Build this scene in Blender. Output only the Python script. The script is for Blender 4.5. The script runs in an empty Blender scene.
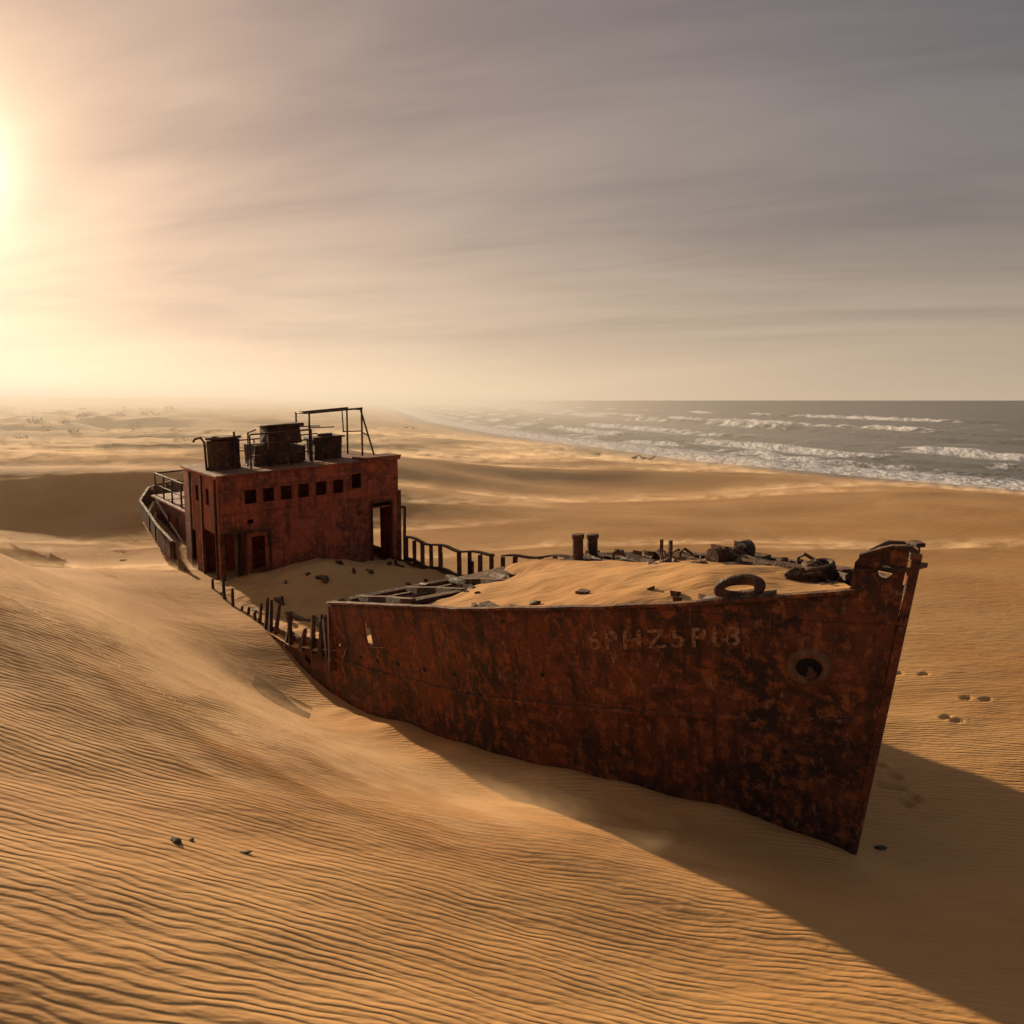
import bpy, math, random
import numpy as np
from mathutils import Vector, Matrix
random.seed(4)
scene=bpy.context.scene
scene.view_settings.view_transform='Standard'
scene.view_settings.look='None'
scene.view_settings.exposure=0
AZ,EL=math.radians(32.5),math.radians(12)
Sd=Vector((-math.sin(AZ)*math.cos(EL),math.cos(AZ)*math.cos(EL),math.sin(EL)))
rs=np.random.RandomState(7)
perm=rs.permutation(256); perm=np.concatenate([perm,perm,perm])
gang=rs.rand(256)*2*np.pi
GX=np.cos(gang);GY=np.sin(gang)
def perlin(x,y):
    x=np.asarray(x,float);y=np.asarray(y,float)
    xi=np.floor(x).astype(int);yi=np.floor(y).astype(int)
    xf=x-xi;yf=y-yi;xi&=255;yi&=255
    u=xf**3*(xf*(xf*6-15)+10);v=yf**3*(yf*(yf*6-15)+10)
    def g(ix,iy,dx,dy):
        h=perm[perm[ix&255]+(iy&255)]
        return GX[h]*dx+GY[h]*dy
    a=g(xi,yi,xf,yf);b=g(xi+1,yi,xf-1,yf);c=g(xi,yi+1,xf,yf-1);d=g(xi+1,yi+1,xf-1,yf-1)
    return (a+(b-a)*u)+((c+(d-c)*u)-(a+(b-a)*u))*v
def fbm(x,y,o=4):
    s=0;a=1
    for i in range(o):
        s=s+a*perlin(x*2**i+i*17.3,y*2**i-i*9.1);a*=.5
    return s
def ss(a,b,x):
    t=np.clip((x-a)/(b-a),0,1);return t*t*(3-2*t)
def smooth_tab(xs,ys,w,lo,hi,n=2000):
    g=np.linspace(lo,hi,n);f=np.interp(g,xs,ys)
    k=max(1,int(w/(hi-lo)*n));ker=np.hanning(2*k+1);ker/=ker.sum()
    fp=np.pad(f,(k,k),mode='reflect',reflect_type='odd')
    return g,np.convolve(fp,ker,mode='valid')

# ---------- terrain
SHY=[-400,-60,0,40,75,90,101,116,131,173,233,370,1018,14000]
SHX=[700,200,120,85,62,51,44,37,28,16,-3,-34,-137,-2200]
shg=smooth_tab(SHY[:12]+[1018,1400],SHX[:12]+[-137,-198],14,-400,1400)
def shore(y):
    y=np.asarray(y,float)
    return np.where(y<1350,np.interp(y,shg[0],shg[1]),-190-(y-1350)*.159)
RX=[-60,-30,-14,-11.6,-5.7,-1.7,2,6,12,30]
RY=[40,28,21.5,19.5,15.3,12.6,10.8,9.3,8,6]
RZ=[6,5.4,4.2,3.7,2.2,1.55,1.15,.95,.75,.5]
ryg=smooth_tab(RX,RY,3,-60,30);rzg=smooth_tab(RX,RZ,3,-60,30)
FOOT=[]
def H(x,y):
    x=np.asarray(x,float);y=np.asarray(y,float)
    dist=np.hypot(x,y)
    h=.28*fbm(x/17+3,y/13,3)*ss(8,22,dist)
    h=h-1.1*np.exp(-(((x+25)/11)**2+((y-46)/6.5)**2))
    h=h+2.3*ss(51,63,y+.12*x)*ss(6,-22,x)*(1-ss(78,115,y))
    wx=x+9*perlin(x/50,y/50+5); wy=y+7*perlin(x/38+9,y/30)
    r=1-np.abs(perlin(wx/55+.3,(wy+.18*wx)/20))*2.1
    amp=ss(44,80,y)*(1.5+1.3*ss(90,300,y))+.22*ss(25,40,y)*ss(-3,9,x)
    h=h+amp*(r-.5)*(.75+.55*ss(30,-40,x))
    r2=1-np.abs(perlin(wx/150+7.3,(wy+.1*wx)/60+3))*2.1
    h=h+ss(120,260,y)*2.6*(r2-.35)*ss(60,-60,x-shore(y)+60)
    hill=ss(500,1000,y)*ss(40,260,shore(y)-x)*(6.4+2.3*fbm(x/260,y/420,4)+5*fbm(x/900+4,y/900,2))
    h=h+hill
    ry=np.interp(x,ryg[0],ryg[1])+.5*perlin(x/5,y*0+2.2);rz=np.interp(x,rzg[0],rzg[1])
    d=y-ry
    w=2.2+rz*1.35
    far=rz*np.exp(-np.clip(d,0,None)**1.6/w**1.6*1.0)
    plat=2.55+.10*np.clip(-x,-6,8)
    near=rz+(plat-rz)*ss(0,8.5,-d)
    f=np.where(d>0,far,near)
    f=f-.10*np.exp(-(d/.9)**2)*np.clip(rz,0,2)*.5
    fade=ss(-45,-25,x)*.6+.4
    h=h*(1-.8*np.exp(-(np.clip(d,-99,0)/6)**2)*(d<0))+f*fade*(y>-60)
    h=h+.10*fbm(x/3.3,y/2.4,2)*ss(40,15,dist)
    h=h-.22*np.exp(-(((x-6.3)/2.2)**2+((y-13.8)/1.6)**2))
    # scour along the starboard side
    s_=(x-5.6)*.515+(y-14.1)*-.857;w_=(x-5.6)*.857+(y-14.1)*.515
    h=h-.42*np.exp(-((w_+5.2)/2.0)**2)*ss(-20,-13,s_)*ss(-1,-5,s_)
    h=h-.42*np.exp(-(((s_+13.8)/3.6)**2+((w_+4.4)/2.2)**2))
    h=h+.12*np.exp(-((w_+4.2)/.7)**2)*ss(-40,-16,s_)*ss(-11,-17,s_)
    # lapping fillets of drifted sand against the bow plating
    h=h+.12*np.exp(-((w_+np.interp(-s_,[0,2,6.7,11,15],[.1,1.1,3.3,4,4.2])+.25)/.45)**2)*ss(-16,-12,s_)*ss(.8,-.8,s_)*(1+1.4*perlin(s_*.8,s_*0+3))
    din=shore(y)-x
    k=ss(4,46,din)
    bp=np.where(din>0,-1.5+.035*din,-1.5+.06*din);bp=np.clip(bp,-5,3)
    h=h*k+bp*(1-k)
    return h
def footprints(x,y,h):
    for (fx,fy,a) in FOOT:
        ca,sa=math.cos(a),math.sin(a)
        dx=x-fx;dy=y-fy
        m=(np.abs(dx)<.7)&(np.abs(dy)<.7)
        if not m.any(): continue
        u=dx[m]*ca+dy[m]*sa;v=-dx[m]*sa+dy[m]*ca
        rr=(u/.17)**2+(v/.085)**2
        h[m]+= -.09*np.exp(-rr**1.6)+.015*np.exp(-((np.sqrt(rr)-1.55)/.35)**2)
    return h

def mkobj(name,me,mat=None,parent=None,smooth=True):
    o=bpy.data.objects.new(name,me);scene.collection.objects.link(o)
    if mat: me.materials.append(mat)
    if smooth:
        me.polygons.foreach_set('use_smooth',[True]*len(me.polygons))
    if parent is not None:
        o.parent=parent;o.matrix_parent_inverse=parent.matrix_world.inverted()
    return o
def grid_mesh(name,X,Y,Z,wrap=False,mask=None):
    n,m=X.shape
    me=bpy.data.meshes.new(name)
    co=np.stack([X,Y,Z],-1).reshape(-1,3)
    idx=np.arange(n*m).reshape(n,m)
    if wrap: idx=np.concatenate([idx,idx[:,:1]],1)
    a=idx[:-1,:-1];b=idx[:-1,1:];c=idx[1:,1:];d=idx[1:,:-1]
    f=np.stack([a,d,c,b],-1).reshape(-1,4)
    if mask is not None: f=f[mask.reshape(-1)]
    me.vertices.add(len(co));me.vertices.foreach_set('co',co.astype(np.float32).ravel())
    me.loops.add(len(f)*4);me.loops.foreach_set('vertex_index',f.astype(np.int32).ravel())
    me.polygons.add(len(f));me.polygons.foreach_set('loop_start',np.arange(0,len(f)*4,4,dtype=np.int32))
    me.polygons.foreach_set('loop_total',np.full(len(f),4,dtype=np.int32))
    me.update(calc_edges=True);me.validate()
    return me

class NT:
    def __init__(s,tree): s.t=tree;s.n=tree.nodes;s.l=tree.links
    def new(s,typ,**k):
        n=s.n.new(typ)
        for a,b in k.items(): setattr(n,a,b)
        return n
    def set(s,sock,v):
        if isinstance(v,bpy.types.NodeSocket): s.l.new(v,sock)
        else: sock.default_value=v
    def math(s,op,a,b=0.0,c=0.0,clamp=False):
        n=s.new('ShaderNodeMath',operation=op,use_clamp=clamp)
        s.set(n.inputs[0],a);s.set(n.inputs[1],b)
        if op in('MULTIPLY_ADD','COMPARE','SMOOTH_MIN'): s.set(n.inputs[2],c)
        return n.outputs[0]
    def vmath(s,op,a,b=(0,0,0)):
        n=s.new('ShaderNodeVectorMath',operation=op)
        s.set(n.inputs[0],a);
        if op=='SCALE': s.set(n.inputs[3],b)
        else: s.set(n.inputs[1],b)
        return n.outputs[1] if op in('DOT_PRODUCT','LENGTH') else n.outputs[0]
    def noise(s,vec,scale=1,detail=4,rough=.55,dist=0):
        n=s.new('ShaderNodeTexNoise');s.set(n.inputs['Vector'],vec)
        n.inputs['Scale'].default_value=scale;n.inputs['Detail'].default_value=detail
        n.inputs['Roughness'].default_value=rough;n.inputs['Distortion'].default_value=dist
        return n.outputs[0]
    def map(s,v,a,b,c=0.0,d=1.0,smooth=True):
        n=s.new('ShaderNodeMapRange');n.interpolation_type='SMOOTHSTEP' if smooth else 'LINEAR'
        s.set(n.inputs[0],v)
        for i,x in zip((1,2,3,4),(a,b,c,d)): s.set(n.inputs[i],x)
        return n.outputs[0]
    def mix(s,f,a,b,mode='MIX'):
        n=s.new('ShaderNodeMix',data_type='RGBA',blend_type=mode)
        s.set(n.inputs[0],f)
        for i,x in((6,a),(7,b)):
            if isinstance(x,tuple) and len(x)==3: x=x+(1,)
            s.set(n.inputs[i],x)
        return n.outputs[2]
    def scale(s,v,sc):
        return s.vmath('MULTIPLY',v,sc)
    def bump(s,h,strength=1,dist=1,nrm=None):
        n=s.new('ShaderNodeBump');n.inputs['Strength'].default_value=strength;n.inputs['Distance'].default_value=dist
        s.set(n.inputs['Height'],h)
        if nrm is not None: s.set(n.inputs['Normal'],nrm)
        return n.outputs[0]
def mat(name):
    m=bpy.data.materials.new(name);m.use_nodes=True
    t=NT(m.node_tree);b=m.node_tree.nodes['Principled BSDF']
    return m,t,b

def sand_mat(name='sand',ripple=1.0):
    m,t,b=mat(name)
    pos=t.new('ShaderNodeNewGeometry').outputs['Position']
    sep=t.new('ShaderNodeSeparateXYZ');t.set(sep.inputs[0],pos)
    x,y,z=sep.outputs
    n1=t.noise(pos,.16,2);n2=t.noise(t.scale(pos,(.7,1.6,1)),2.0,3,.6);n3=t.noise(pos,200,0,.7)
    col=t.mix(t.map(n1,.35,.65),(.79,.40,.13),(.87,.49,.18))
    col=t.mix(t.math('MULTIPLY',t.map(n2,.45,.75),.22),col,(.60,.29,.09))
    col=t.mix(t.math('MULTIPLY',t.map(n3,.5,.8),.35),col,(.42,.22,.09))
    ph=t.math('MULTIPLY',y,46.0)
    ph=t.math('MULTIPLY_ADD',x,6.0,ph)
    ph=t.math('MULTIPLY_ADD',t.noise(t.scale(pos,(.55,.8,.3)),.5,1,.5),26.0,ph)
    ph=t.math('MULTIPLY_ADD',t.noise(t.scale(pos,(1,1.6,.6)),1.7,1,.5),10,ph)
    sn=t.math('SINE',ph)
    sn2=t.math('SINE',t.math('MULTIPLY_ADD',ph,2.0,1.2))
    rip=t.math('MULTIPLY_ADD',sn2,.22,sn)
    msk=t.math('MULTIPLY',t.map(n1,.33,.56,.35,1),t.map(n2,.3,.6,.5,1.15))
    # ripples are swept smooth on the high, wind-scoured crest
    msk=t.math('MULTIPLY',msk,t.map(z,2.7,4.0,1,.35))
    rip=t.math('MULTIPLY',t.math('MULTIPLY',rip,msk),.0052*ripple)
    h=t.math('MULTIPLY_ADD',n3,.0011,rip)
    h=t.math('MULTIPLY_ADD',n2,.045,h)
    wet=t.map(z,-1.34,-1.05,1,0)
    col=t.mix(t.math('MULTIPLY',wet,.75),col,(.20,.125,.065))
    t.set(b.inputs['Base Color'],col)
    t.set(b.inputs['Roughness'],t.math('SUBTRACT',.9,t.math('MULTIPLY',wet,.55)))
    b.inputs['Specular IOR Level'].default_value=.25
    t.set(b.inputs['Normal'],t.bump(h,1,1))
    return m
SAND=sand_mat()
def rust_mat(name,dark,mid,bright,plates=True,dust=.35,holes=.6,streak=.7,blotch=.6):
    m,t,b=mat(name)
    tc=t.new('ShaderNodeTexCoord');pos=tc.outputs['Object']
    n1=t.noise(pos,.8,4,.65);n2=t.noise(pos,5,5,.7);n3=t.noise(pos,34,2,.7)
    st=t.noise(t.scale(pos,(5,5,.45)),1.0,4,.65)
    col=t.mix(t.map(n1,.38,.60),dark,mid)
    col=t.mix(t.math('MULTIPLY',t.map(n2,.46,.64),.85),col,bright)
    col=t.mix(t.math('MULTIPLY',t.map(st,.50,.66),streak),col,dark)
    big=t.noise(t.scale(pos,(1,1,1.4)),.9,6,.72,.4)
    col=t.mix(t.math('MULTIPLY',t.map(big,.53,.60),blotch),col,(.022,.014,.012))
    col=t.mix(t.math('MULTIPLY',t.map(n3,.52,.75),holes),col,(.016,.010,.008))
    pale=t.math('MULTIPLY',t.map(t.noise(t.scale(pos,(2,2,.9)),2.6,5,.78),.575,.66),.55)
    col=t.mix(pale,col,(.40,.22,.12))
    h=t.math('ADD',t.math('MULTIPLY',n2,.045),t.math('MULTIPLY',n3,.018))
    h=t.math('MULTIPLY_ADD',n1,.14,h)
    if plates:
        uv=tc.outputs['UV']
        br=t.new('ShaderNodeTexBrick');t.set(br.inputs['Vector'],uv)
        br.inputs['Scale'].default_value=1;br.inputs['Brick Width'].default_value=3.4;br.inputs['Row Height'].default_value=1.02
        br.inputs['Mortar Size'].default_value=.012;br.inputs['Mortar Smooth'].default_value=.5
        br.inputs['Color1'].default_value=(.82,.82,.82,1);br.inputs['Color2'].default_value=(1,1,1,1);br.inputs['Mortar'].default_value=(.45,.45,.45,1)
        col=t.mix(.6,col,br.outputs['Color'],'MULTIPLY')
        h=t.math('MULTIPLY_ADD',br.outputs['Fac'],-.012,h)
    nz=t.new('ShaderNodeSeparateXYZ');t.set(nz.inputs[0],t.new('ShaderNodeNewGeometry').outputs['Normal'])
    up=t.math('MULTIPLY',t.map(nz.outputs[2],.35,.9),t.map(n2,.35,.6))
    col=t.mix(t.math('MULTIPLY',up,dust*1.6,clamp=True),col,(.45,.26,.11))
    t.set(b.inputs['Base Color'],col)
    t.set(b.inputs['Roughness'],t.map(n2,.3,.7,.5,.95))
    b.inputs['Specular IOR Level'].default_value=.4
    t.set(b.inputs['Normal'],t.bump(h,.9,1))
    return m
HULL=rust_mat('rusted_hull_steel',(.034,.016,.012),(.18,.048,.021),(.38,.12,.042))
SUP=rust_mat('rusted_red_steel',(.15,.042,.025),(.44,.095,.048),(.52,.16,.07),holes=.4,streak=.7,blotch=.4)
DARK=rust_mat('rusted_dark_steel',(.030,.017,.012),(.09,.038,.021),(.20,.075,.032),plates=False)
PALE=rust_mat('worn_cast_steel',(.08,.045,.03),(.18,.085,.05),(.26,.13,.07),plates=False)
mB,tB,bB=mat('hole_shade_black');bB.inputs['Base Color'].default_value=(.006,.005,.004,1);bB.inputs['Roughness'].default_value=.9  # flat black standing in for the shade inside hull openings
BLACK=mB

FOOT[:]=[(10.6,24.0,.5),(11.25,23.85,.4),(11.45,21.95,.6),(11.9,21.85,.5),(10.2,20.4,.7),(10.35,20.15,.5),
 (7.55,18.2,-.9),(7.45,17.5,-1.1),(7.55,17.0,-1.0),(7.4,16.5,-.8),(7.55,16.1,-1.2),(7.15,16.6,-.8),(7.3,15.9,-1.0)]
th=np.concatenate([np.arange(-52,52,.15),np.arange(52,308,2.0)])
th=np.radians(th)
r=np.concatenate([np.geomspace(.4,5,50,endpoint=False),np.geomspace(5,42,420,endpoint=False),np.geomspace(42,14000,330)])
R,T=np.meshgrid(r,th,indexing='ij')
X=R*np.sin(T);Y=R*np.cos(T);Z=H(X,Y);Z=footprints(X,Y,Z)
g=mkobj('sand_ground',grid_mesh('sand_ground',X,Y,Z,wrap=True),SAND)

# ---------- ship frame
OX,OY=5.6,14.1;AX,AY=.515,-.857;PX,PY=.857,.515;LIST=.065
def P(s,w,z): return (OX+s*AX+w*PX,OY+s*AY+w*PY,z+LIST*w)
QE=51.5
hg_t=smooth_tab([-1,0,.75,1.75,3.7,6.6,10.5,15.3,25,37,44,48.5,QE,QE+2],[-.3,.06,.72,1.38,2.5,3.6,4.15,4.3,4.35,4.5,4.2,3.0,.5,-1],.5,-1,QE+2)
hw_t=smooth_tab([-1,0,1.94,3.5,6.7,10.8,15,25,37,44,48.5,QE,QE+2],[-.3,.05,1.0,1.85,3.15,3.84,4.1,4.2,4.2,3.5,2.0,.3,-1],.5,-1,QE+2)
hg=lambda q: np.maximum(np.interp(q,*hg_t),.03)
hw=lambda q: np.maximum(np.interp(q,*hw_t),.03)
zt_t=smooth_tab([-1,0,.8,1.8,3.8,6.8,10.8,14.8,16],[5.05,4.72,4.48,4.26,3.83,3.27,2.6,1.9,1.7],.8,-1,16)
zm_t=smooth_tab([13,14.8,18.4,22,26.5,31,36,42,QE,QE+2],[1.1,.85,.32,-.0,-.15,.0,.45,.95,1.6,1.8],1.2,13,QE+2)
BRK=13.2
def ztopS(q):
    q=np.asarray(q,float)
    return np.where(q<=BRK,np.interp(q,*zt_t),np.interp(q,*zm_t))
def ztop(q): return ztopS(q)+LIST*hg(q)
def stem(z): return .172*z
def hull_pt(q,z,side,off=0.0):
    zt=ztop(q); 
    rr=np.clip(z/np.maximum(zt,2.2),0,1)
    h=hw(q)+(hg(q)-hw(q))*rr**1.4
    h=np.where(z<0,hw(q)*(1+.10*z),h)
    h=h+.045*perlin(q*.55+side*5,z*.7+3)+.02*perlin(q*1.7,z*2.1)
    h=h+off
    s=stem(z)*np.clip(1-q/10,0,1)-q
    return s,side*h,z
ship=bpy.data.objects.new('shipwreck',None);scene.collection.objects.link(ship)
ship.location=P(-20,0,0);bpy.context.view_layer.update()
def add_uv(me,uvs):
    l=me.uv_layers.new(name='UVMap')
    vi=np.empty(len(me.loops),np.int32);me.loops.foreach_get('vertex_index',vi)
    l.data.foreach_set('uv',uvs[vi].astype(np.float32).ravel())
def solid(o,th,off=-1):
    md=o.modifiers.new('t','SOLIDIFY');md.thickness=th;md.offset=off
qs=np.concatenate([np.arange(0,BRK,.16),[BRK,BRK+.03],np.arange(BRK+.2,QE+.01,.22)])
NR=34
for side,nm in((-1,'starboard_plating'),(1,'port_plating')):
    Q=np.repeat(qs[:,None],NR,1)
    zt=ztop(qs)
    rag=np.where((qs>BRK),.10*perlin(qs*1.7,qs*0+side)+.06*perlin(qs*6,qs*0),.015*perlin(qs*2,qs*0))
    zt=zt+rag
    k=np.linspace(0,1,NR)[None,:]
    Zl=zt[:,None]*(1-k)+(-2.0)*k
    S,Wd,Zz=hull_pt(Q,Zl,side)
    X,Y,Z=P(S,Wd,Zz)
    mask=np.ones((len(qs)-1,NR-1),bool)
    qc=(qs[:-1]+qs[1:])/2
    zc=(Zl[:-1,:-1]+Zl[1:,1:])/2
    if side<0:
        m=(np.abs(qc[:,None]-10.85)<.17)&(np.abs(zc-2.1)<.24);mask&=~m
        m=(np.abs(qc[:,None]-13.0)<.15)&(np.abs(zc-1.35)<.12);mask&=~m
        m=(np.abs(qc[:,None]-15.4)<.3)&(np.abs(zc-.35)<.1);mask&=~m
    me=grid_mesh(nm,X,Y,Z,mask=mask)
    add_uv(me,np.stack([Q,Zl],-1).reshape(-1,2))
    o=mkobj(nm,me,HULL,ship);solid(o,.04,0)

class MB:
    def __init__(s): s.v=[];s.f=[]
    def add(s,vs,fs):
        b=len(s.v);s.v+=vs;s.f+=[tuple(i+b for i in f) for f in fs]
    def box(s,s0,s1,w0,w1,z0,z1,j=0):
        vs=[(a+random.uniform(-j,j),b+random.uniform(-j,j),c+random.uniform(-j,j)) for a in(s0,s1) for b in(w0,w1) for c in(z0,z1)]
        s.add(vs,[(0,1,3,2),(4,6,7,5),(0,4,5,1),(2,3,7,6),(0,2,6,4),(1,5,7,3)])
    def tube(s,pts,r,n=8,caps=True):
        pts=[Vector(p) for p in pts]
        rr=r if isinstance(r,(list,tuple)) else [r]*len(pts)
        b=len(s.v)
        for i,p in enumerate(pts):
            d=(pts[min(i+1,len(pts)-1)]-pts[max(i-1,0)]).normalized()
            a=d.cross(Vector((0,0,1)));
            if a.length<.05:a=d.cross(Vector((0,1,0)))
            a.normalize();c=d.cross(a)
            for k in range(n):
                t=2*math.pi*k/n
                s.v.append(tuple(p+(a*math.cos(t)+c*math.sin(t))*rr[i]))
        for i in range(len(pts)-1):
            for k in range(n):
                s.f.append((b+i*n+k,b+i*n+(k+1)%n,b+(i+1)*n+(k+1)%n,b+(i+1)*n+k))
        if caps:
            s.f.append(tuple(b+k for k in range(n))[::-1]);s.f.append(tuple(b+(len(pts)-1)*n+k for k in range(n)))
    def strip(s,pts,half,hgt):
        b=len(s.v)
        pts=[Vector(p) for p in pts]
        for i,p in enumerate(pts):
            d=(pts[min(i+1,len(pts)-1)]-pts[max(i-1,0)]);d.z=0;d.normalize();a=Vector((-d.y,d.x,0))
            for q in((-1,-1),(1,-1),(1,1),(-1,1)):
                s.v.append(tuple(p+a*half*q[0]+Vector((0,0,hgt*q[1]))))
        n=4
        for i in range(len(pts)-1):
            for k in range(n): s.f.append((b+i*n+k,b+i*n+(k+1)%n,b+(i+1)*n+(k+1)%n,b+(i+1)*n+k))
        s.f.append((b+3,b+2,b+1,b));e=b+(len(pts)-1)*4;s.f.append((e,e+1,e+2,e+3))
    def obj(s,name,mat,parent=ship,smooth=False,bev=0,xf=True):
        me=bpy.data.meshes.new(name)
        me.from_pydata([P(*v) for v in s.v] if xf else s.v,[],s.f);me.update()
        add_uv(me,np.array([(v[0]+v[1]*.97,v[2]) for v in s.v]))
        import bmesh
        bm=bmesh.new();bm.from_mesh(me);bmesh.ops.recalc_face_normals(bm,faces=bm.faces);bm.to_mesh(me);bm.free()
        o=mkobj(name,me,mat,parent,smooth)
        if bev:
            md=o.modifiers.new('b','BEVEL');md.width=bev;md.segments=2;md.limit_method='ANGLE'
        return o
def hp(q,z,side,off=0):
    a=hull_pt(np.array(float(q)),np.array(float(z)),side,off);return (float(a[0]),float(a[1]),float(a[2]))
m=MB()
for side in(-1,1):
    m.strip([hp(q,float(ztop(q))+.015+.03*float(perlin(np.array(q*1.3),np.array(side*3.3))),side,.02*float(perlin(np.array(q*2.1),np.array(side*7.3)))) for q in np.arange(.45,BRK+.01,.25)],.085,.03)
m.obj('gunwale_rail',HULL,bev=.008)
m=MB()
zs=lambda q: float(np.interp(q,[0,6.5,14,18.4,26,32],[2.45,1.6,.85,.2,-.25,-.1]))
for side in(-1,1):
    m.strip([hp(q,zs(q)+.01*math.sin(q*2.3),side,.02) for q in np.arange(.25,17.9,.25)],.04,.035)
m.obj('rubbing_strake',HULL,bev=.01)
m=MB();m.tube([(stem(z)+.02,0,z) for z in np.linspace(-1.5,5.2,18)],.085,8);m.obj('stem_bar',HULL,smooth=True)
m=MB()
N=32
for side in(-1,1):
    qc,zc=.23,4.93
    ring=[]
    for lay in range(2):
        off=.035 if lay==0 else -.01
        inner=[];outer=[]
        for k in range(N):
            t=2*math.pi*k/N;c,s_=math.cos(t),math.sin(t)
            inner.append((qc+.085*c,zc+.10*s_))
            ql,qr=(-.20,.32);zb,zu=-.42,.40
            kx=(qr if c>0 else ql)/c if abs(c)>1e-4 else 1e9
            kz=(zu if s_>0 else zb)/s_ if abs(s_)>1e-4 else 1e9
            kk=min(abs(kx),abs(kz));qo=c*kk;zo=s_*kk
            if zo>.15 and qo>0: zo-=.55*(qo)*1
            outer.append((qc+qo,zc+zo))
        ring.append(([ (stem(z)*(1-q/10)-q, side*(max(.04,float(hg(q)))*1.0+off),z) for q,z in inner],[ (stem(z)*(1-q/10)-q, side*(max(.04,float(hg(q)))+off),z) for q,z in outer]))
    vs=ring[0][0]+ring[0][1]+ring[1][0]+ring[1][1]
    fs=[]
    for k in range(N):
        j=(k+1)%N
        fs+= [(k,j,N+j,N+k),(2*N+k,3*N+k,3*N+j,2*N+j),(k,2*N+k,2*N+j,j),(N+k,N+j,3*N+j,3*N+k)]
    m.add(vs,fs)
m.obj('stem_head',HULL)
m=MB()
for side in(-1,1):
    m.strip([(stem(5.3)*(1-q/10)-q,side*float(hg(q)),5.32-.5*max(0,q-.25)) for q in np.linspace(.0,.55,6)],.07,.03)
m.box(.45,.88,-.33,.33,4.95,5.0,.02)
m.tube([(.42,-.4,5.22),(.42,0,5.29),(.42,.4,5.22)],.06,8)
m.obj('stem_head_rim',DARK,bev=.01)
def torus(m,cen,u,v,n,R1,R2,r,N=28,K=10):
    cen,u,v,n=map(Vector,(cen,u,v,n));b=len(m.v)
    for i in range(N):
        t=2*math.pi*i/N
        for k in range(K):
            p=2*math.pi*k/K
            e=u*math.cos(t)*(R1+r*math.cos(p))+v*math.sin(t)*(R2+r*math.cos(p))+n*r*math.sin(p)
            m.v.append(tuple(cen+e))
    for i in range(N):
        for k in range(K):
            m.f.append((b+i*K+k,b+((i+1)%N)*K+k,b+((i+1)%N)*K+(k+1)%K,b+i*K+(k+1)%K))
def hull_frame(q,z,side,off):
    c=Vector(hp(q,z,side,off));a=(Vector(hp(q-.1,z,side,off))-Vector(hp(q+.1,z,side,off))).normalized()
    b=(Vector(hp(q,z+.1,side,off))-Vector(hp(q,z-.1,side,off))).normalized();n=a.cross(b).normalized()
    if n.y*side<0:n=-n
    return c,a,b,n
m=MB();mk=MB()
for side in(-1,1):
    c,a,b,n=hull_frame(.9,3.28,side,.03)
    torus(m,c,a,b,n,.27,.235,.075,32,10)
    torus(m,c,a,b,n,.35,.31,.02,32,6)
    vs=[tuple(c+n*.02)]+[tuple(c+n*.02+a*.25*math.cos(t)+b*.22*math.sin(t)) for t in np.linspace(0,2*math.pi,24,endpoint=False)]
    mk.add(vs,[(0,i+1,(i+1)%24+1) for i in range(24)])
    m.tube([c+n*.03-b*.2+a*.05,c+n*.09-b*.06+a*.06,c+n*.06+b*.04+a*.02],[.05,.085,.05],8)
m.obj('hawse_pipe',PALE,smooth=True)
m=MB()
for q,z,r_ in((1.6,2.2,.05),(1.1,1.7,.05),(5.2,2.4,.05),(7.5,1.9,.05),(8.6,1.75,.07),(9.7,1.62,.07),(10.6,1.5,.07),(11.5,1.38,.07),(12.4,1.27,.07)):
    for side in(-1,1):
        c,a,b,n=hull_frame(q,z,side,.012)
        torus(m,c,a,b,n,r_,r_*.8,.014,16,6)
        vs=[tuple(c+n*.016)]+[tuple(c+n*.016+a*r_*.95*math.cos(t)+b*r_*.75*math.sin(t)) for t in np.linspace(0,2*math.pi,16,endpoint=False)]
        mk.add(vs,[(0,i+1,(i+1)%16+1) for i in range(16)])
m.obj('hull_scupper',DARK,smooth=True);mk.obj('opening_shade_discs',BLACK)  # black discs on uncut plating paint the dark of hawse and scupper holes

# lettering
cu=bpy.data.curves.new('t','FONT');cu.body='6PHZ5PI8';cu.size=1;cu.space_character=1.28;cu.offset=.015
to=bpy.data.objects.new('tt',cu);scene.collection.objects.link(to);bpy.context.view_layer.update()
me=bpy.data.meshes.new_from_object(to.evaluated_get(bpy.context.evaluated_depsgraph_get()))
bpy.data.objects.remove(to)
import bmesh
bm=bmesh.new();bm.from_mesh(me)
bmesh.ops.triangulate(bm,faces=bm.faces)
bmesh.ops.subdivide_edges(bm,edges=bm.edges,cuts=3,use_grid_fill=True)
xs=[v.co.x for v in bm.verts];x0,x1=min(xs),max(xs)
ya=max(v.co.y for v in bm.verts)
for v in bm.verts:
    f=(v.co.x-x0)/(x1-x0);q=4.15-f*(4.15-1.8)
    z=float(ztop(q))-.80+.36*(v.co.y/ya)
    v.co=Vector(P(*hp(q,z,-1,.05)))
bm.to_mesh(me);bm.free()
ml,tl,bl=mat('worn_lettering_paint')
pos=tl.new('ShaderNodeTexCoord').outputs['Object']
a=tl.math('MULTIPLY',tl.map(tl.noise(pos,9,6,.8),.40,.56),.7)
bl.inputs['Base Color'].default_value=(.48,.27,.16,1);bl.inputs['Roughness'].default_value=.9
tl.set(bl.inputs['Alpha'],a)
mkobj('hull_lettering',me,ml,ship,smooth=False)

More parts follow.
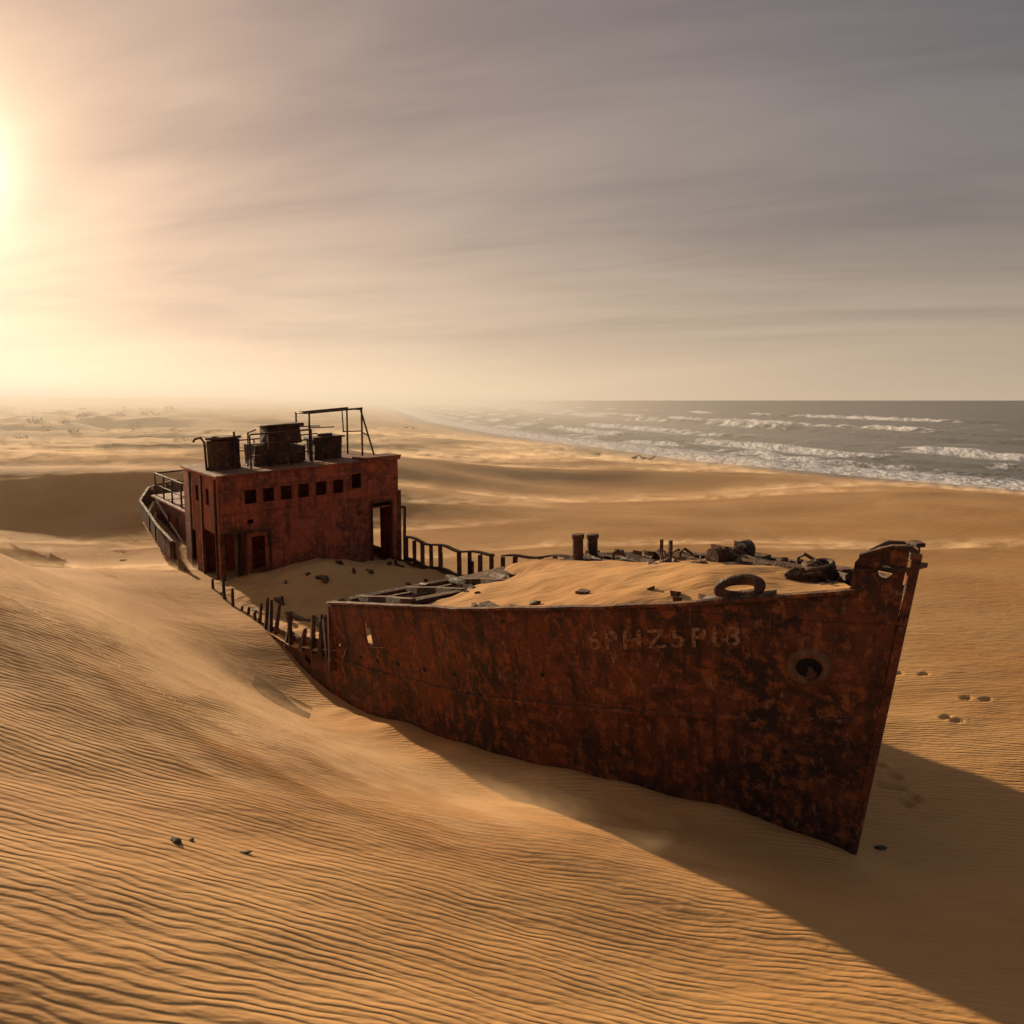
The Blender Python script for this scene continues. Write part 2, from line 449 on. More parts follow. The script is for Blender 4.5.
def inner_sand(name,s0,s1,zf,frac=.97,n=160,mm=80):
    S=np.linspace(s0,s1,n)[:,None]*np.ones((1,mm));k=np.linspace(-1,1,mm)[None,:]*np.ones((n,1))
    Wd=k*hg(-S)*frac
    Zl=zf(S,Wd,k)
    X,Y,Z=P(S,Wd,Zl)
    me=grid_mesh(name,X,Y,Z);return mkobj(name,me,SAND,ship)
def zfore(S,Wd,k):
    z=np.interp(-S,*zt_t)+LIST*hg(-S)
    z=z-.20+.42*(1-k**2)**1.0*ss(0.5,4,-S)+.14*fbm(S/2.2,Wd/1.6,3)
    z=z-.85*ss(9.2,10.2,-S+.25*perlin(S*0+1,Wd))*ss(.9,-.4,Wd)-.5*ss(12.2,12.9,-S)
    return z
inner_sand('fore_deck_sand',-.5,-BRK+.1,zfore)
def zmid(S,Wd,k):
    z=np.interp(-S,*zm_t)+.05
    z=z+1.0*np.exp(-(((S+25.5)/3.2)**2+((Wd+.2)/2.6)**2))+.35*np.exp(-(((S+17)/3)**2+((Wd-1)/2)**2))
    z=z+.28*fbm(S/2.5,Wd/2,3)+.10*(np.abs(k)<.97)
    z=z+.28*ss(-.3,-1,k)*ss(19,27,-S)
    return z
inner_sand('midship_sand',-BRK+.1,-28.2,zmid,frac=1.0)
def zaft(S,Wd,k):
    return np.interp(-S,*zm_t)+.1*fbm(S/2,Wd/2,3)-.1
inner_sand('aft_deck',-27.9,-QE+.5,zaft,frac=.98)

m=MB()
pts=[]
for i,q in enumerate(np.arange(13.4,27.6,.86)):
    h0=float(np.interp(q,*zm_t))+LIST*4.3 ;ht=1.0+.05*math.sin(q*3)
    w=float(hg(q))
    lx=random.uniform(-.1,.1)
    if i in(4,11): continue
    m.box(-q-.035,-q+.035,w-.16,w+.0,h0-.2,h0+ht,.015)
    if i%3==0: m.box(-q-.12+lx,-q+.12+lx,w-.03,w+.01,h0-.2,h0+ht*random.uniform(.4,.8),.03)
for q in np.arange(13.4,27.8,.4):
    h0=float(np.interp(q,*zm_t))+LIST*4.3
    pts.append((-q,float(hg(q))-.06+.04*math.sin(q*1.7),h0+1.02+.05*math.sin(q*2.2)))
m.strip(pts[:14],.09,.03);m.strip(pts[15:],.09,.03)
lo_=[(a,b-.02,c-1.0) for a,b,c in pts];m.strip(lo_,.05,.08)
m.obj('port_bulwark_frames',DARK)
m=MB()
for q in np.arange(1.6,13.0,.75):
    zt_=float(ztop(q));w=float(hg(q))
    m.box(-q-.03,-q+.03,w-.16,w,zt_-.3,zt_+random.uniform(-.02,.06),.015)
for i in range(9):
    q=random.uniform(8,12.8);zt_=float(ztop(q));w=float(hg(q))
    m.box(-q-random.uniform(.1,.5),-q,w-.25,w-.2,zt_-.1,zt_+random.uniform(.03,.14),.04)
m.obj('forecastle_brackets',DARK)
m=MB()
for q in (13.5,14.0,14.7,15.6,16.6,17.1,18.3,18.8,19.3,20.1,20.6,21.6,22.6,23.4,24.6,25.5,26.4):
    w=-float(hg(q));z0=float(np.interp(q,*zm_t))+LIST*4.3
    hgt=random.uniform(.2,.7) if q>15 else .7
    if 18<q<20 or 23<q<25: hgt=random.uniform(.75,1.1)
    lx=random.uniform(-.2,.2);lw=random.uniform(-.05,.22)
    a=random.uniform(.05,.16);b=random.uniform(.02,.07)
    vs=[(-q-a,w,z0-.4),(-q+a,w,z0-.4),(-q+a,w+.12,z0-.4),(-q-a,w+.12,z0-.4),
        (-q-b+lx,w+lw,z0+hgt*.8),(-q+b+lx,w+lw,z0+hgt),(-q+b+lx,w+.09+lw,z0+hgt),(-q-b+lx,w+.09+lw,z0+hgt*.8)]
    m.add(vs,[(0,1,5,4),(1,2,6,5),(2,3,7,6),(3,0,4,7),(4,5,6,7),(3,2,1,0)])
z1=float(ztop(BRK-.1));w=-float(hg(BRK))
m.box(-BRK-.1,-BRK+.02,w-.02,w+.25,.6,z1+.02,.01)
m.obj('starboard_broken_frames',DARK)
m=MB()
def dz(q,w=0): return float(np.interp(q,*zt_t))+LIST*float(hg(q))
for (qa,qb,wa,wb) in((9.4,9.6,-3.6,.9),(12.7,12.9,-3.8,.9)):
    m.box(-qb,-qa,wa,wb,dz(qa)-.35,dz(qa)+.05,.03)
for wa in(-3.55,-2.2,-.9,.8):
    pts=[(-q,wa+.03*math.sin(q*3),dz(q)+.02) for q in np.arange(9.4,13.0,.5)];m.strip(pts,.07,.08)
for q in (10.3,11.3,12.3):
    m.box(-q-.05,-q+.05,-3.6,-.9,dz(q)-.12,dz(q)-.02,.03)
m.box(-12.5,-10.6,-.7,.7,dz(12)+.0,dz(12)+.06,.06)
for i in range(12):
    q=random.uniform(8.6,12.8);w=random.uniform(-3.3,3.4);L=random.uniform(.3,1.1)
    m.box(-q-L/2,-q+L/2,w-.06,w+.06,dz(q)+.0,dz(q)+.11,.07)
m.obj('hatch_coaming',DARK)
def fz(s,w):
    k=w/float(hg(-s));return float(zfore(np.array([float(s)]),np.array([float(w)]),np.array([k]))[0])
m=MB()
for w in(2.35,2.85):
    z0=fz(-11.2,w)-.1
    m.tube([(-11.2,w,z0),(-11.2,w,z0+.78)],.15,18)
    m.tube([(-11.2,w,z0+.74),(-11.2,w,z0+.86)],.18,18)
    m.tube([(-11.2,w,z0+.25),(-11.2,w,z0+.3)],.17,18)
z0=fz(-11.2,2.6);m.box(-11.5,-10.9,1.95,3.25,z0-.15,z0+.1,.01)
m.obj('mooring_bollard',DARK,bev=.012)
def lump(m,cx,cy,cz,rx,ry,rz,seed,n=14):
    b=len(m.v)
    for i in range(n+1):
        a=math.pi*i/n
        for k in range(n*2):
            t=math.pi*k/n
            d=1+.35*float(perlin(np.array(math.sin(a)*math.cos(t)*2+seed),np.array(math.cos(a)*2+math.sin(t)*1.5)))*1.6
            m.v.append((cx+rx*math.sin(a)*math.cos(t)*d,cy+ry*math.sin(a)*math.sin(t)*d,cz+rz*math.cos(a)*d))
    N=n*2
    for i in range(n):
        for k in range(N):
            m.f.append((b+i*N+k,b+(i+1)*N+k,b+(i+1)*N+(k+1)%N,b+i*N+(k+1)%N))
m=MB()
z0=fz(-5,2.0)
m.tube([(-5.0,1.5,z0+.15),(-5.0,1.75,z0+.15)],.2,16);m.tube([(-5.0,1.75,z0+.17),(-5,2.35,z0+.17)],.12,16);m.tube([(-5.0,2.35,z0+.17),(-5,2.6,z0+.17)],.21,16)
m.box(-5.5,-4.6,1.2,2.9,z0-.1,z0+.04,.03)
m.box(-5.25,-4.8,1.7,1.78,z0,z0+.38,.03);m.box(-5.25,-4.8,2.4,2.47,z0,z0+.33,.03)
lump(m,-5.0,2.1,z0+.12,.3,.35,.16,3);lump(m,-4.9,1.0,z0+.02,.3,.2,.13,6);lump(m,-5.6,.9,z0+.0,.35,.14,.12,9)
m.box(-5.9,-5.0,.5,.58,z0-.02,z0+.08,.04)
m.box(-6.3,-6.24,1.15,1.2,z0-.1,z0+.42,.01);m.box(-6.3,-6.22,1.4,1.46,z0-.1,z0+.36,.01)
m.box(-4.4,-3.9,1.3,2.3,z0+.02,z0+.1,.05)
m.obj('windlass',DARK,bev=.006)
m=MB()
z0=fz(-1.9,1.2)
lump(m,-1.9,1.15,z0+.1,.32,.36,.2,11);lump(m,-2.15,.9,z0+.05,.2,.22,.14,15)
for i in range(3): torus(m,(-1.9+.03*i,1.25-.05*i,z0+.08+.09*i),(1,0,0),(0,1,0.15),(0,0,1),.28-.03*i,.25,.05)
m.obj('chain_heap',DARK,smooth=True)
m=MB()
c=Vector(hp(1.95,float(ztop(1.95))+.20,-1,-.12));c2=Vector(hp(1.5,float(ztop(1.5))+.16,-1,-.12));ca=Vector(hp(2.4,float(ztop(2.4))+.16,-1,-.12))
u=(c2-ca);u.normalize();nn=u.cross(Vector((0,0,1))).normalized()
torus(m,c,u,(0,0,1),nn,.34,.14,.095,32,12)
m.strip([tuple(c-u*.58-Vector((0,0,.18))),tuple(c+u*.58-Vector((0,0,.18)))],.15,.07)
m.obj('fairlead_chock',DARK,smooth=True)
m=MB()
for i in range(34):
    s=-random.uniform(1.0,9.3);side=random.choice([-1,1,1]);w=side*float(hg(-s))*random.uniform(.5,.93)
    z0=fz(s,w);L=random.uniform(.03,.2)
    m.box(s-L,s+L,w-.04,w+.05,z0-.05,z0+random.uniform(.0,.06),.04)
for (s,w,L) in((-3.6,1.7,.8),(-4.2,2.4,1.0),(-7,3.0,.9),(-6.2,-3.2,.5),(-2.6,1.5,.5),(-8.6,2.7,1.0),(-9.9,3.2,.9)):
    z0=fz(s,w);m.box(s-L,s+L,w-.12,w+.1,z0-.03,z0+.05,.07)
# bent pipes and stubs along the port side
for (s,w) in((-3.1,2.0),(-7.6,2.9),(-8.3,3.3),(-9.4,2.2)):
    z0=fz(s,w);m.tube([(s,w,z0-.1),(s+.03,w,z0+.22),(s+.16,w+.03,z0+.3),(s+.42,w+.05,z0+.2)],.035,7)
m.obj('deck_wreckage',DARK)
m=MB()
def mz(s,w): return float(zmid(np.array([float(s)]),np.array([float(w)]),np.array([w/4.3]))[0])
for i in range(50):
    s=-random.uniform(14.3,26.5);w=random.uniform(-3.9,3.9);z0=mz(s,w);L=random.uniform(.08,.4)
    if random.random()<.35: m.box(s-.05,s+.05,w-.05,w+.05,z0-.2,z0+random.uniform(.1,.4),.04)
    else: m.box(s-L,s+L,w-.08,w+.08,z0-.05,z0+random.uniform(.03,.12),.07)
for w in(-3.0,1.6): m.strip([(-q,w,mz(-q,w)+.03+.04*math.sin(q)) for q in np.arange(14.4,21,.6)],.08,.06)
m.box(-19.9,-19.7,-.5,2.6,mz(-19.8,1)-.1,mz(-19.8,1)+.12,.03)
m.obj('hold_wreckage',DARK)

# ---------- superstructure
def wall(m,fn,a0,a1,b0,b1,holes,th):
    As=sorted(set([a0,a1]+[h[i] for h in holes for i in(0,1)]+list(np.arange(a0+.6,a1,.6))))
    Bs=sorted(set([b0,b1]+[h[i] for h in holes for i in(2,3)]+list(np.arange(b0+.6,b1,.6))))
    solid_=lambda ac,bc:(a0<ac<a1 and b0<bc<b1 and not any(h[0]<ac<h[1] and h[2]<bc<h[3] for h in holes))
    for i in range(len(As)-1):
        for j in range(len(Bs)-1):
            ac=(As[i]+As[i+1])/2;bc=(Bs[j]+Bs[j+1])/2
            if not solid_(ac,bc): continue
            c=[(As[i],Bs[j]),(As[i+1],Bs[j]),(As[i+1],Bs[j+1]),(As[i],Bs[j+1])]
            vs=[fn(p,q,0) for p,q in c]+[fn(p,q,th) for p,q in c]
            fs=[(0,1,2,3),(7,6,5,4)]
            eps=.01
            if not solid_(ac,Bs[j]-eps): fs.append((0,4,5,1))
            if not solid_(As[i+1]+eps,bc): fs.append((1,5,6,2))
            if not solid_(ac,Bs[j+1]+eps): fs.append((2,6,7,3))
            if not solid_(As[i]-eps,bc): fs.append((3,7,4,0))
            m.add(vs,fs)
SF,SB,WL,WR,ZB,ZR=-28.0,-34.8,-3.6,4.3,-1.2,4.6
dent=lambda a,b:.06*float(perlin(np.array(a*.6+1),np.array(b*.6)))+.03*float(perlin(np.array(a*1.9),np.array(b*1.7+4)))
m=MB()
wins=[(c-.24,c+.24,3.40,3.98) for c in(-2.3,-1.55,-.8,-.05,.72,1.49)]+[(2.1,2.55,3.5,4.15)]
holes=wins+[(3.05,3.95,.0,2.75),(-3.42,-2.62,-.6,2.2),(-2.3,-1.75,-.2,2.0),(-2.45,-2.2,2.55,2.75),(2.35,2.5,2.3,2.5)]
wall(m,lambda a,b,t:(SF-t+dent(a,b),a,b),WL,WR,ZB,ZR,holes,.05)
wall(m,lambda a,b,t:(a,WL+t,b),SB,SF-.052,ZB,ZR,[(-30.9,-28.6,-.6,2.2),(-33.4,-32.6,-.6,1.9),(-30.3,-29.7,3.3,4.0),(-32.3,-31.7,3.3,4.0)],.05)
wall(m,lambda a,b,t:(a,WR-t,b),SB,SF-.052,ZB,ZR,[(-31,-30,.3,2.2),(-30.3,-29.7,3.3,4.0),(-32.3,-31.7,3.3,4.0)],.05)
wall(m,lambda a,b,t:(SB+t,a,b),WL+.052,WR-.052,ZB,ZR,[(c-.3,c+.3,3.3,4.0) for c in(-2,0,2)]+[(1,2,.2,2.2)],.05)
m.obj('deckhouse_walls',SUP)
m=MB()
m.box(SB-.1,SF+.10,WL-.1,WR+.1,ZR+.002,ZR+.09,.02)
m.box(SB,SF-.06,WL+.06,WR-.06,2.5,2.56)
m.box(-29.2,SF+.13,2.6,WR+.13,ZR+.09,ZR+.2,.02)
m.box(SB+.1,SF-.1,WL+.1,WR-.1,-.3,-.24)
m.box(-31.6,-31.5,WL+.06,WR-.06,-.24,2.49)
m.box(-30.7,-30.62,-3.5,4.2,2.57,ZR-.01)
m.obj('deckhouse_roof',SUP,bev=.01)
m=MB()
for c0,c1,z0,z1 in wins:
    for (a,b,c,d) in((c0-.03,c1+.03,z0-.035,z0),(c0-.03,c1+.03,z1,z1+.035),(c0-.035,c0,z0,z1),(c1,c1+.035,z0,z1)):
        m.box(SF+.0,SF+.055,a,b,c,d,.004)
m.box(SF+.02,SF+.06,WL-.02,WR+.02,2.97,3.01,.008)
m.box(SF+.0,SF+.045,-3.25,-2.75,3.45,3.85,.01)
m.obj('deckhouse_trim',SUP)
m=MB()
m.box(SF,SF+.10,2.98,3.05,-.3,2.85,.01);m.box(SF,SF+.10,3.95,4.02,-.3,2.85,.01);m.box(SF,SF+.10,2.98,4.02,2.75,2.84,.01)
m.box(SF+.0,SF+.09,-3.5,-3.42,-.6,2.3,.01);m.box(SF,SF+.09,-2.62,-2.54,-.6,2.3,.01);m.box(SF,SF+.12,-3.55,-1.7,2.2,2.3,.015)
m.box(SF-.05,SF+.06,WR-.03,WR+.10,-.4,3.2,.02)
m.box(SF-.05,SF+.06,WR+.25,WR+.33,-.4,2.4,.03);m.box(SF-.05,SF+.06,WR,WR+.33,2.35,2.45,.02)
m.box(SF-.6,SF-.05,3.05,3.1,0,2.5,.03)
for k in range(3): m.box(SF-.6,SF-.03,-2.9+.1*k,-2.85+.1*k,-.5,2.2,.02)
m.box(SF+.0,SF+.05,-1.6,-1.5,-.2,2.2,.03)
for s in(-28.4,-30.9,-33.2): m.box(s-.05,s+.05,WL-.08,WL-.003,-.8,4.5,.01)
m.obj('deckhouse_frames',DARK)
ZT=ZR+.09
m=MB()
m.tube([(-31,-2.6,ZT-.02),(-31,-2.6,ZT+.25),(-31,-2.62,ZT+1.25),(-31,-2.6,ZT+1.33)],[.72,.68,.7,.6],20)
m.tube([(-31,-2.6,ZT+1.3),(-31,-2.6,ZT+1.4)],.76,20)
m.tube([(-31,-3.35,ZT),(-31,-3.4,ZT+1.2),(-31,-3.55,ZT+1.42),(-31,-3.8,ZT+1.38),(-31,-3.86,ZT+1.25)],.05,8)
m.tube([(-30.3,-2.3,ZT),(-30.3,-2.3,ZT+1.6)],.05,6)
m.obj('ventilator_drum',DARK,smooth=False)
m=MB()
m.box(-32,-30.4,-1.45,.05,ZT,ZT+.95,.06);m.box(-31.8,-30.6,-.75,.75,ZT+.85,ZT+1.65,.09);m.box(-31.9,-30.4,.05,.85,ZT,ZT+.75,.05)
m.tube([(-30.4,-.3,ZT+.3),(-30.2,-.3,ZT+.3)],.28,16);m.box(-31.9,-30.5,-.85,.85,ZT+1.62,ZT+1.7,.05)
m.tube([(-30.5,-1.7,ZT),(-30.5,-1.65,ZT+1.5),(-30.5,-1.3,ZT+1.6)],.04,6)
m.obj('funnel_casing',DARK,bev=.03)
m=MB()
m.box(-31.7,-30.5,1.35,2.65,ZT,ZT+.95,.06);m.box(-31.8,-30.4,1.25,2.75,ZT+.93,ZT+1.03,.03);m.tube([(-31,2,ZT+1),(-31,2,ZT+1.15)],.35,16)
m.box(-30.48,-30.4,1.6,2.3,ZT+.2,ZT+.7,.02)
m.obj('skylight_box',DARK,bev=.025)
m=MB()
def rail(m,pts,h,r=.035,mids=(.5,),every=1):
    for p in pts: m.tube([p,(p[0]+random.uniform(-.04,.04),p[1]+random.uniform(-.04,.04),p[2]+h)],r,6)
    m.tube([(p[0],p[1],p[2]+h) for p in pts],r,6)
    for k in mids: m.tube([(p[0],p[1],p[2]+h*k) for p in pts],r*.8,6)
for a in((-30.3,1.05),(-30.3,3.55),(-32.2,1.05),(-32.2,3.55)):
    m.tube([(a[0],a[1],ZT),(a[0],a[1]-.0,ZT+2.15)],.045,6)
for s in(-30.3,-32.2):
    m.tube([(s,1.0,ZT+2.15),(s,3.6,ZT+2.2)],.045,6);
    m.tube([(s,1.0,ZT+1.5),(s,2.2,ZT+1.45)],.03,6)
for w in(1.05,3.55): m.tube([(-30.3,w,ZT+2.15),(-32.2,w,ZT+2.15)],.045,6)
m.tube([(-30.3,3.5,ZT+2.15),(-30.1,4.05,ZT)],.045,6);m.tube([(-30.3,3.55,ZT+1.1),(-30.2,3.85,ZT+.9)],.03,6);m.tube([(-30.3,2.6,ZT+2.2),(-30.3,2.65,ZT+1.2)],.03,6)
m.tube([(-30.3,2.6,ZT+1.2),(-30.3,3.55,ZT+1.15)],.03,6)
rail(m,[(-29.6,-1.8,ZT),(-29.6,-1.0,ZT),(-29.6,0,ZT),(-29.6,.9,ZT)],1.45,.04,(.35,.7))
rail(m,[(-33.8,-2,ZT),(-33.8,-.5,ZT),(-33.8,1,ZT),(-33.8,2.6,ZT)],1.0)
m.obj('roof_railing',DARK,smooth=True)
m=MB()
PE=-45.0;PW=3.2
wall(m,lambda a,b,t:(a,-PW+t,b),PE,-34.85,-.5,2.25,[(-37,-36.3,.6,2.0),(-39.2,-38.8,1.2,1.7),(-41.4,-41,1.2,1.7)],.05)
wall(m,lambda a,b,t:(a,PW-t,b),PE,-34.85,-.5,2.25,[(-37,-36.3,.6,2.0)],.05)
wall(m,lambda a,b,t:(PE+t,a,b),-PW+.06,PW-.06,-.5,2.25,[(-1,0,.8,2.0)],.05)
m.box(PE-.2,-34.92,-PW-.2,PW+.2,2.252,2.34,.02)
m.obj('poop_house',SUP)
m=MB()
rail(m,[(-q,-PW,2.34) for q in(35.2,37.6,40.0,42.4,44.8)]+[(-44.8,-1,2.34),(-44.8,1.5,2.34),(-44.8,PW,2.34)],1.25,.05,(.5,))
m.obj('poop_railing',DARK,smooth=True)
m=MB()
for side in(-1,1):
    for q in np.arange(33.5,QE-.3,.55):
        z0=float(ztop(q));w=float(hg(q))
        m.box(-q-.05,-q+.05,side*(w-.14),side*w,z0-.1,z0+.85,.02)
        if random.random()<.72:
            q2=q+.5;w2=float(hg(q2));z2=float(ztop(q2))
            hb=random.choice([.0,.0,.25]);o_=.015
            vs=[(-q,side*(w+o_),z0-.05),(-q2,side*(w2+o_),z2-.05),(-q2,side*(w2+o_),z2+.85-hb),(-q,side*(w+o_),z0+.85)]
            vs+= [(a,b-side*.03,c) for a,b,c in vs]
            m.add(vs,[(0,1,2,3),(7,6,5,4),(0,4,5,1),(1,5,6,2),(2,6,7,3),(3,7,4,0)])
    m.strip([(-q,side*float(hg(q)),float(ztop(q))+.87) for q in np.arange(33.5,QE,.4)],.06,.03)
m.obj('stern_bulwark',DARK)

# ---------- sea
ys=np.concatenate([np.arange(-60,30,6),np.arange(30,520,1.6),np.geomspace(520,13500,90)])
ds=np.concatenate([np.arange(-25,270,.8),np.geomspace(270,13500,110)])
Yg,Dg=np.meshgrid(ys,ds,indexing='ij')
Xg=shore(Yg)+Dg
Zg=np.full_like(Xg,-1.5);F=np.zeros_like(Xg)
Zg+=.2*fbm(Xg/9,Yg/12,3)*ss(2,30,Dg)*(1-ss(400,1500,Dg))
for i,(d0,A,wd,ln) in enumerate(((7,.22,2.0,40),(17,.6,2.8,45),(30,.9,3.4,60),(52,1.0,3.4,70),(95,1.8,4.4,120),(125,1.2,4,80),(205,1.4,5,110))):
    dd=d0+d0*.14*perlin(Yg/ln+i*7.7,Yg*0+i)+3*perlin(Yg/11+i*3,Yg*0+i)
    mk_=ss(-.2,.14,perlin(Yg/(ln*.6)+i*13.1+.5,Yg*0+i*2.1)+.3*perlin(Yg/4,Dg/4)) if i>0 else 1
    t=(Dg-dd)/wd
    prof=np.where(t<0,np.exp(-(t/.55)**2),np.exp(-(t/1.4)**2))
    crestn=1+.5*perlin(Yg/5+i*3.3,Yg*0+.5)
    Zg+=A*crestn*prof*(.35+.65*mk_)
    F=np.maximum(F,mk_*np.where(t<.15,np.exp(-((t-.15)/(1.9 if i<5 else 1.2))**2),np.exp(-((t-.15)/.35)**2)))
F=np.maximum(F,ss(26,2,Dg+4*perlin(Yg/9,Dg/5))*.9)
Fn=perlin(Xg/14+50,Yg/4)
F=np.maximum(F,ss(.24,.46,Fn)*.6*ss(20,50,Dg)*(1-ss(250,420,Dg)))
me=grid_mesh('sea',Xg,Yg,Zg)
at=me.attributes.new('foam','FLOAT','POINT');at.data.foreach_set('value',F.astype(np.float32).ravel())
ms,t,b=mat('sea_water')
pos=t.new('ShaderNodeNewGeometry').outputs['Position']
fo=t.new('ShaderNodeAttribute');fo.attribute_name='foam'
nf=t.noise(t.scale(pos,(1,.7,1)),.9,4,.7)
fm=t.math('ADD',fo.outputs['Fac'],t.math('MULTIPLY',t.math('SUBTRACT',nf,.5),1.3))
fm=t.map(fm,.36,.68)
n1=t.noise(t.scale(pos,(1,.45,1)),.35,4,.6)
col=t.mix(t.map(n1,.35,.65),(.04,.050,.052),(.11,.118,.11))
t.set(b.inputs['Base Color'],t.mix(fm,col,(.90,.88,.85)))
t.set(b.inputs['Roughness'],t.math('MULTIPLY_ADD',fm,.5,.32))
h=t.math('MULTIPLY_ADD',n1,1.8,t.math('MULTIPLY',nf,.2))
h=t.math('MULTIPLY_ADD',fm,.15,h)
t.set(b.inputs['Normal'],t.bump(h,1,1))
mkobj('sea',me,ms)

mbd,t,b=mat('bird_plumage');b.inputs['Base Color'].default_value=(.05,.04,.035,1);b.inputs['Roughness'].default_value=.8
def bird(x,y,rot,sc):
    m=MB()
    m.tube([(-.34,0,.36),(-.2,0,.35),(-.02,0,.36),(.14,0,.4),(.22,0,.47),(.27,0,.55),(.34,0,.56),(.43,0,.545)],[.02,.075,.12,.10,.055,.055,.05,.008],10)
    for s_ in(-1,1):
        m.tube([(.1,.1*s_,.42),(-.15,.11*s_,.38),(-.4,.04*s_,.37)],[.05,.05,.01],6)
        m.tube([(0,.05*s_,.3),(.02,.05*s_,.15),(0,.05*s_,0),(.07,.05*s_,0)],.012,5)
    c,s_=math.cos(rot),math.sin(rot);z=float(H(x,y))
    m.v=[((a*c-b_*s_)*sc,(a*s_+b_*c)*sc,k*sc) for a,b_,k in m.v]
    o=m.obj('seabird',mbd,parent=None,smooth=True,xf=False);o.location=(x,y,z)
for x,y,r_ in((15.7,115,.3),(16.9,116,2.6),(17.7,114.5,.2),(-23.4,200,.5),(-22,202,3)):
    bird(x,y,r_,1.5)
def stone(name,x,y,r,mat_,seed,sx=1.8,sz=.5):
    m=MB();lump(m,0,0,0,r*sx,r,r*sz,seed,10)
    o=m.obj(name,mat_,parent=None,smooth=True,xf=False);o.location=(x,y,float(H(x,y))+r*sz*.25);o.rotation_euler=(0,0,seed)
mst,t,b=mat('dark_stone')
pos=t.new('ShaderNodeTexCoord').outputs['Object'];nn_=t.noise(pos,12,5)
t.set(b.inputs['Base Color'],t.mix(nn_,(.04,.03,.022),(.16,.10,.06)));t.set(b.inputs['Normal'],t.bump(nn_,.8,.03));b.inputs['Roughness'].default_value=.85
stone('stone',-3.9,9.9,.055,mst,2.3);stone('stone',-3.15,10.0,.04,mst,.4,2.2,.3);stone('stone',6.2,14.35,.06,mst,3.3,1.6,.6);stone('stone',-3.78,10.05,.03,mst,5)
m=MB()
rg=random.Random(5)
for i in range(90):
    yy=rg.uniform(150,520);xx=-yy*rg.uniform(.34,.62)
    zz=float(H(xx,yy));R_=rg.uniform(.8,2.6)
    for k in range(46):
        a=rg.uniform(0,6.28);rr=R_*math.sqrt(rg.random());hh=rg.uniform(0,.55)*R_*(1-rr/R_*.8)
        c=Vector((xx+rr*math.cos(a),yy+rr*math.sin(a),zz+hh));L=R_*.3
        d1=Vector([rg.uniform(-1,1) for _ in range(3)])*L;d2=Vector([rg.uniform(-1,1) for _ in range(3)])*L
        m.add([tuple(c),tuple(c+d1),tuple(c+d2)],[(0,1,2)])
mv,t,b=mat('scrub_foliage')
b.inputs['Base Color'].default_value=(.11,.08,.045,1);b.inputs['Roughness'].default_value=.9
m.obj('dune_scrub',mv,parent=None,xf=False)

# ---------- dusty air over the land: real scattering volume, a prism following the coast
mh=bpy.data.materials.new('haze');mh.use_nodes=True;t=NT(mh.node_tree)
for n in list(t.n):
    if n.type!='OUTPUT_MATERIAL': t.n.remove(n)
out=[n for n in t.n if n.type=='OUTPUT_MATERIAL'][0]
vs=t.new('ShaderNodeVolumeScatter');vs.inputs['Color'].default_value=(1,.90,.76,1);vs.inputs['Density'].default_value=.0026;vs.inputs['Anisotropy'].default_value=.3
t.l.new(vs.outputs[0],out.inputs['Volume'])
poly=[(-3000,49),(40,49),(75,80),(70,150),(60,233),(55,370),(30,1018),(-600,6000),(-3000,6000)]
m=MB();n=len(poly)
m.add([(a,b_,-9) for a,b_ in poly]+[(a,b_,17) for a,b_ in poly],[tuple(range(n))[::-1],tuple(range(n,2*n))]+[(i,(i+1)%n,(i+1)%n+n,i+n) for i in range(n)])
m.obj('haze',mh,parent=None,xf=False,smooth=False)

# ---------- spindrift: sand streaming off the dune crests, as thin standing veils
mw=bpy.data.materials.new('airborne_sand');mw.use_nodes=True;t=NT(mw.node_tree)
for n in list(t.n):
    if n.type!='OUTPUT_MATERIAL': t.n.remove(n)
out=[n for n in t.n if n.type=='OUTPUT_MATERIAL'][0]
pos=t.new('ShaderNodeNewGeometry').outputs['Position']
tr=t.new('ShaderNodeBsdfTransparent')
tl_=t.new('ShaderNodeBsdfTranslucent');tl_.inputs['Color'].default_value=(.95,.74,.50,1)
stk=t.noise(t.scale(pos,(.5,.5,2.2)),1.0,4,.6,.6)
at_=t.new('ShaderNodeAttribute');at_.attribute_name='dens'
al=t.math('MULTIPLY',t.map(stk,.30,.70),at_.outputs['Fac'],clamp=True)
mx=t.new('ShaderNodeMixShader');t.set(mx.inputs[0],al);t.l.new(tr.outputs[0],mx.inputs[1]);t.l.new(tl_.outputs[0],mx.inputs[2])
t.l.new(mx.outputs[0],out.inputs['Surface'])
VX=[];VD=[];VF=[]
def veil(pts,h,dens,lean=(0.0,0.0)):
    pts=np.array(pts,float);n=len(pts);K=9
    g0=H(pts[:,0],pts[:,1])
    base=len(VX)
    u=np.linspace(0,1,n);endf=ss(0,.25,u)*ss(1,.75,u)
    for k in range(K):
        v=k/(K-1)
        for i in range(n):
            VX.append((pts[i,0]+lean[0]*v*h,pts[i,1]+lean[1]*v*h,g0[i]-.06+v*h))
            VD.append(dens*endf[i]*(1-v)**1.8*min(1,v*4+.1))
    for k in range(K-1):
        for i in range(n-1):
            a=base+k*n+i;VF.append((a,a+1,a+n+1,a+n))
for off,hh,dd in((-.7,.7,.6),(-.1,1.1,.7),(.7,1.0,.65),(1.7,.9,.6),(3.0,.9,.55),(-1.9,.5,.5)):
    xs_=np.linspace(-24,3.5+off,70)
    veil([(x,float(np.interp(x,*ryg))+off+.5*float(perlin(np.array(x/5),np.array(2.2)))) for x in xs_],hh,dd,(.5,-.2))
rg=random.Random(11)
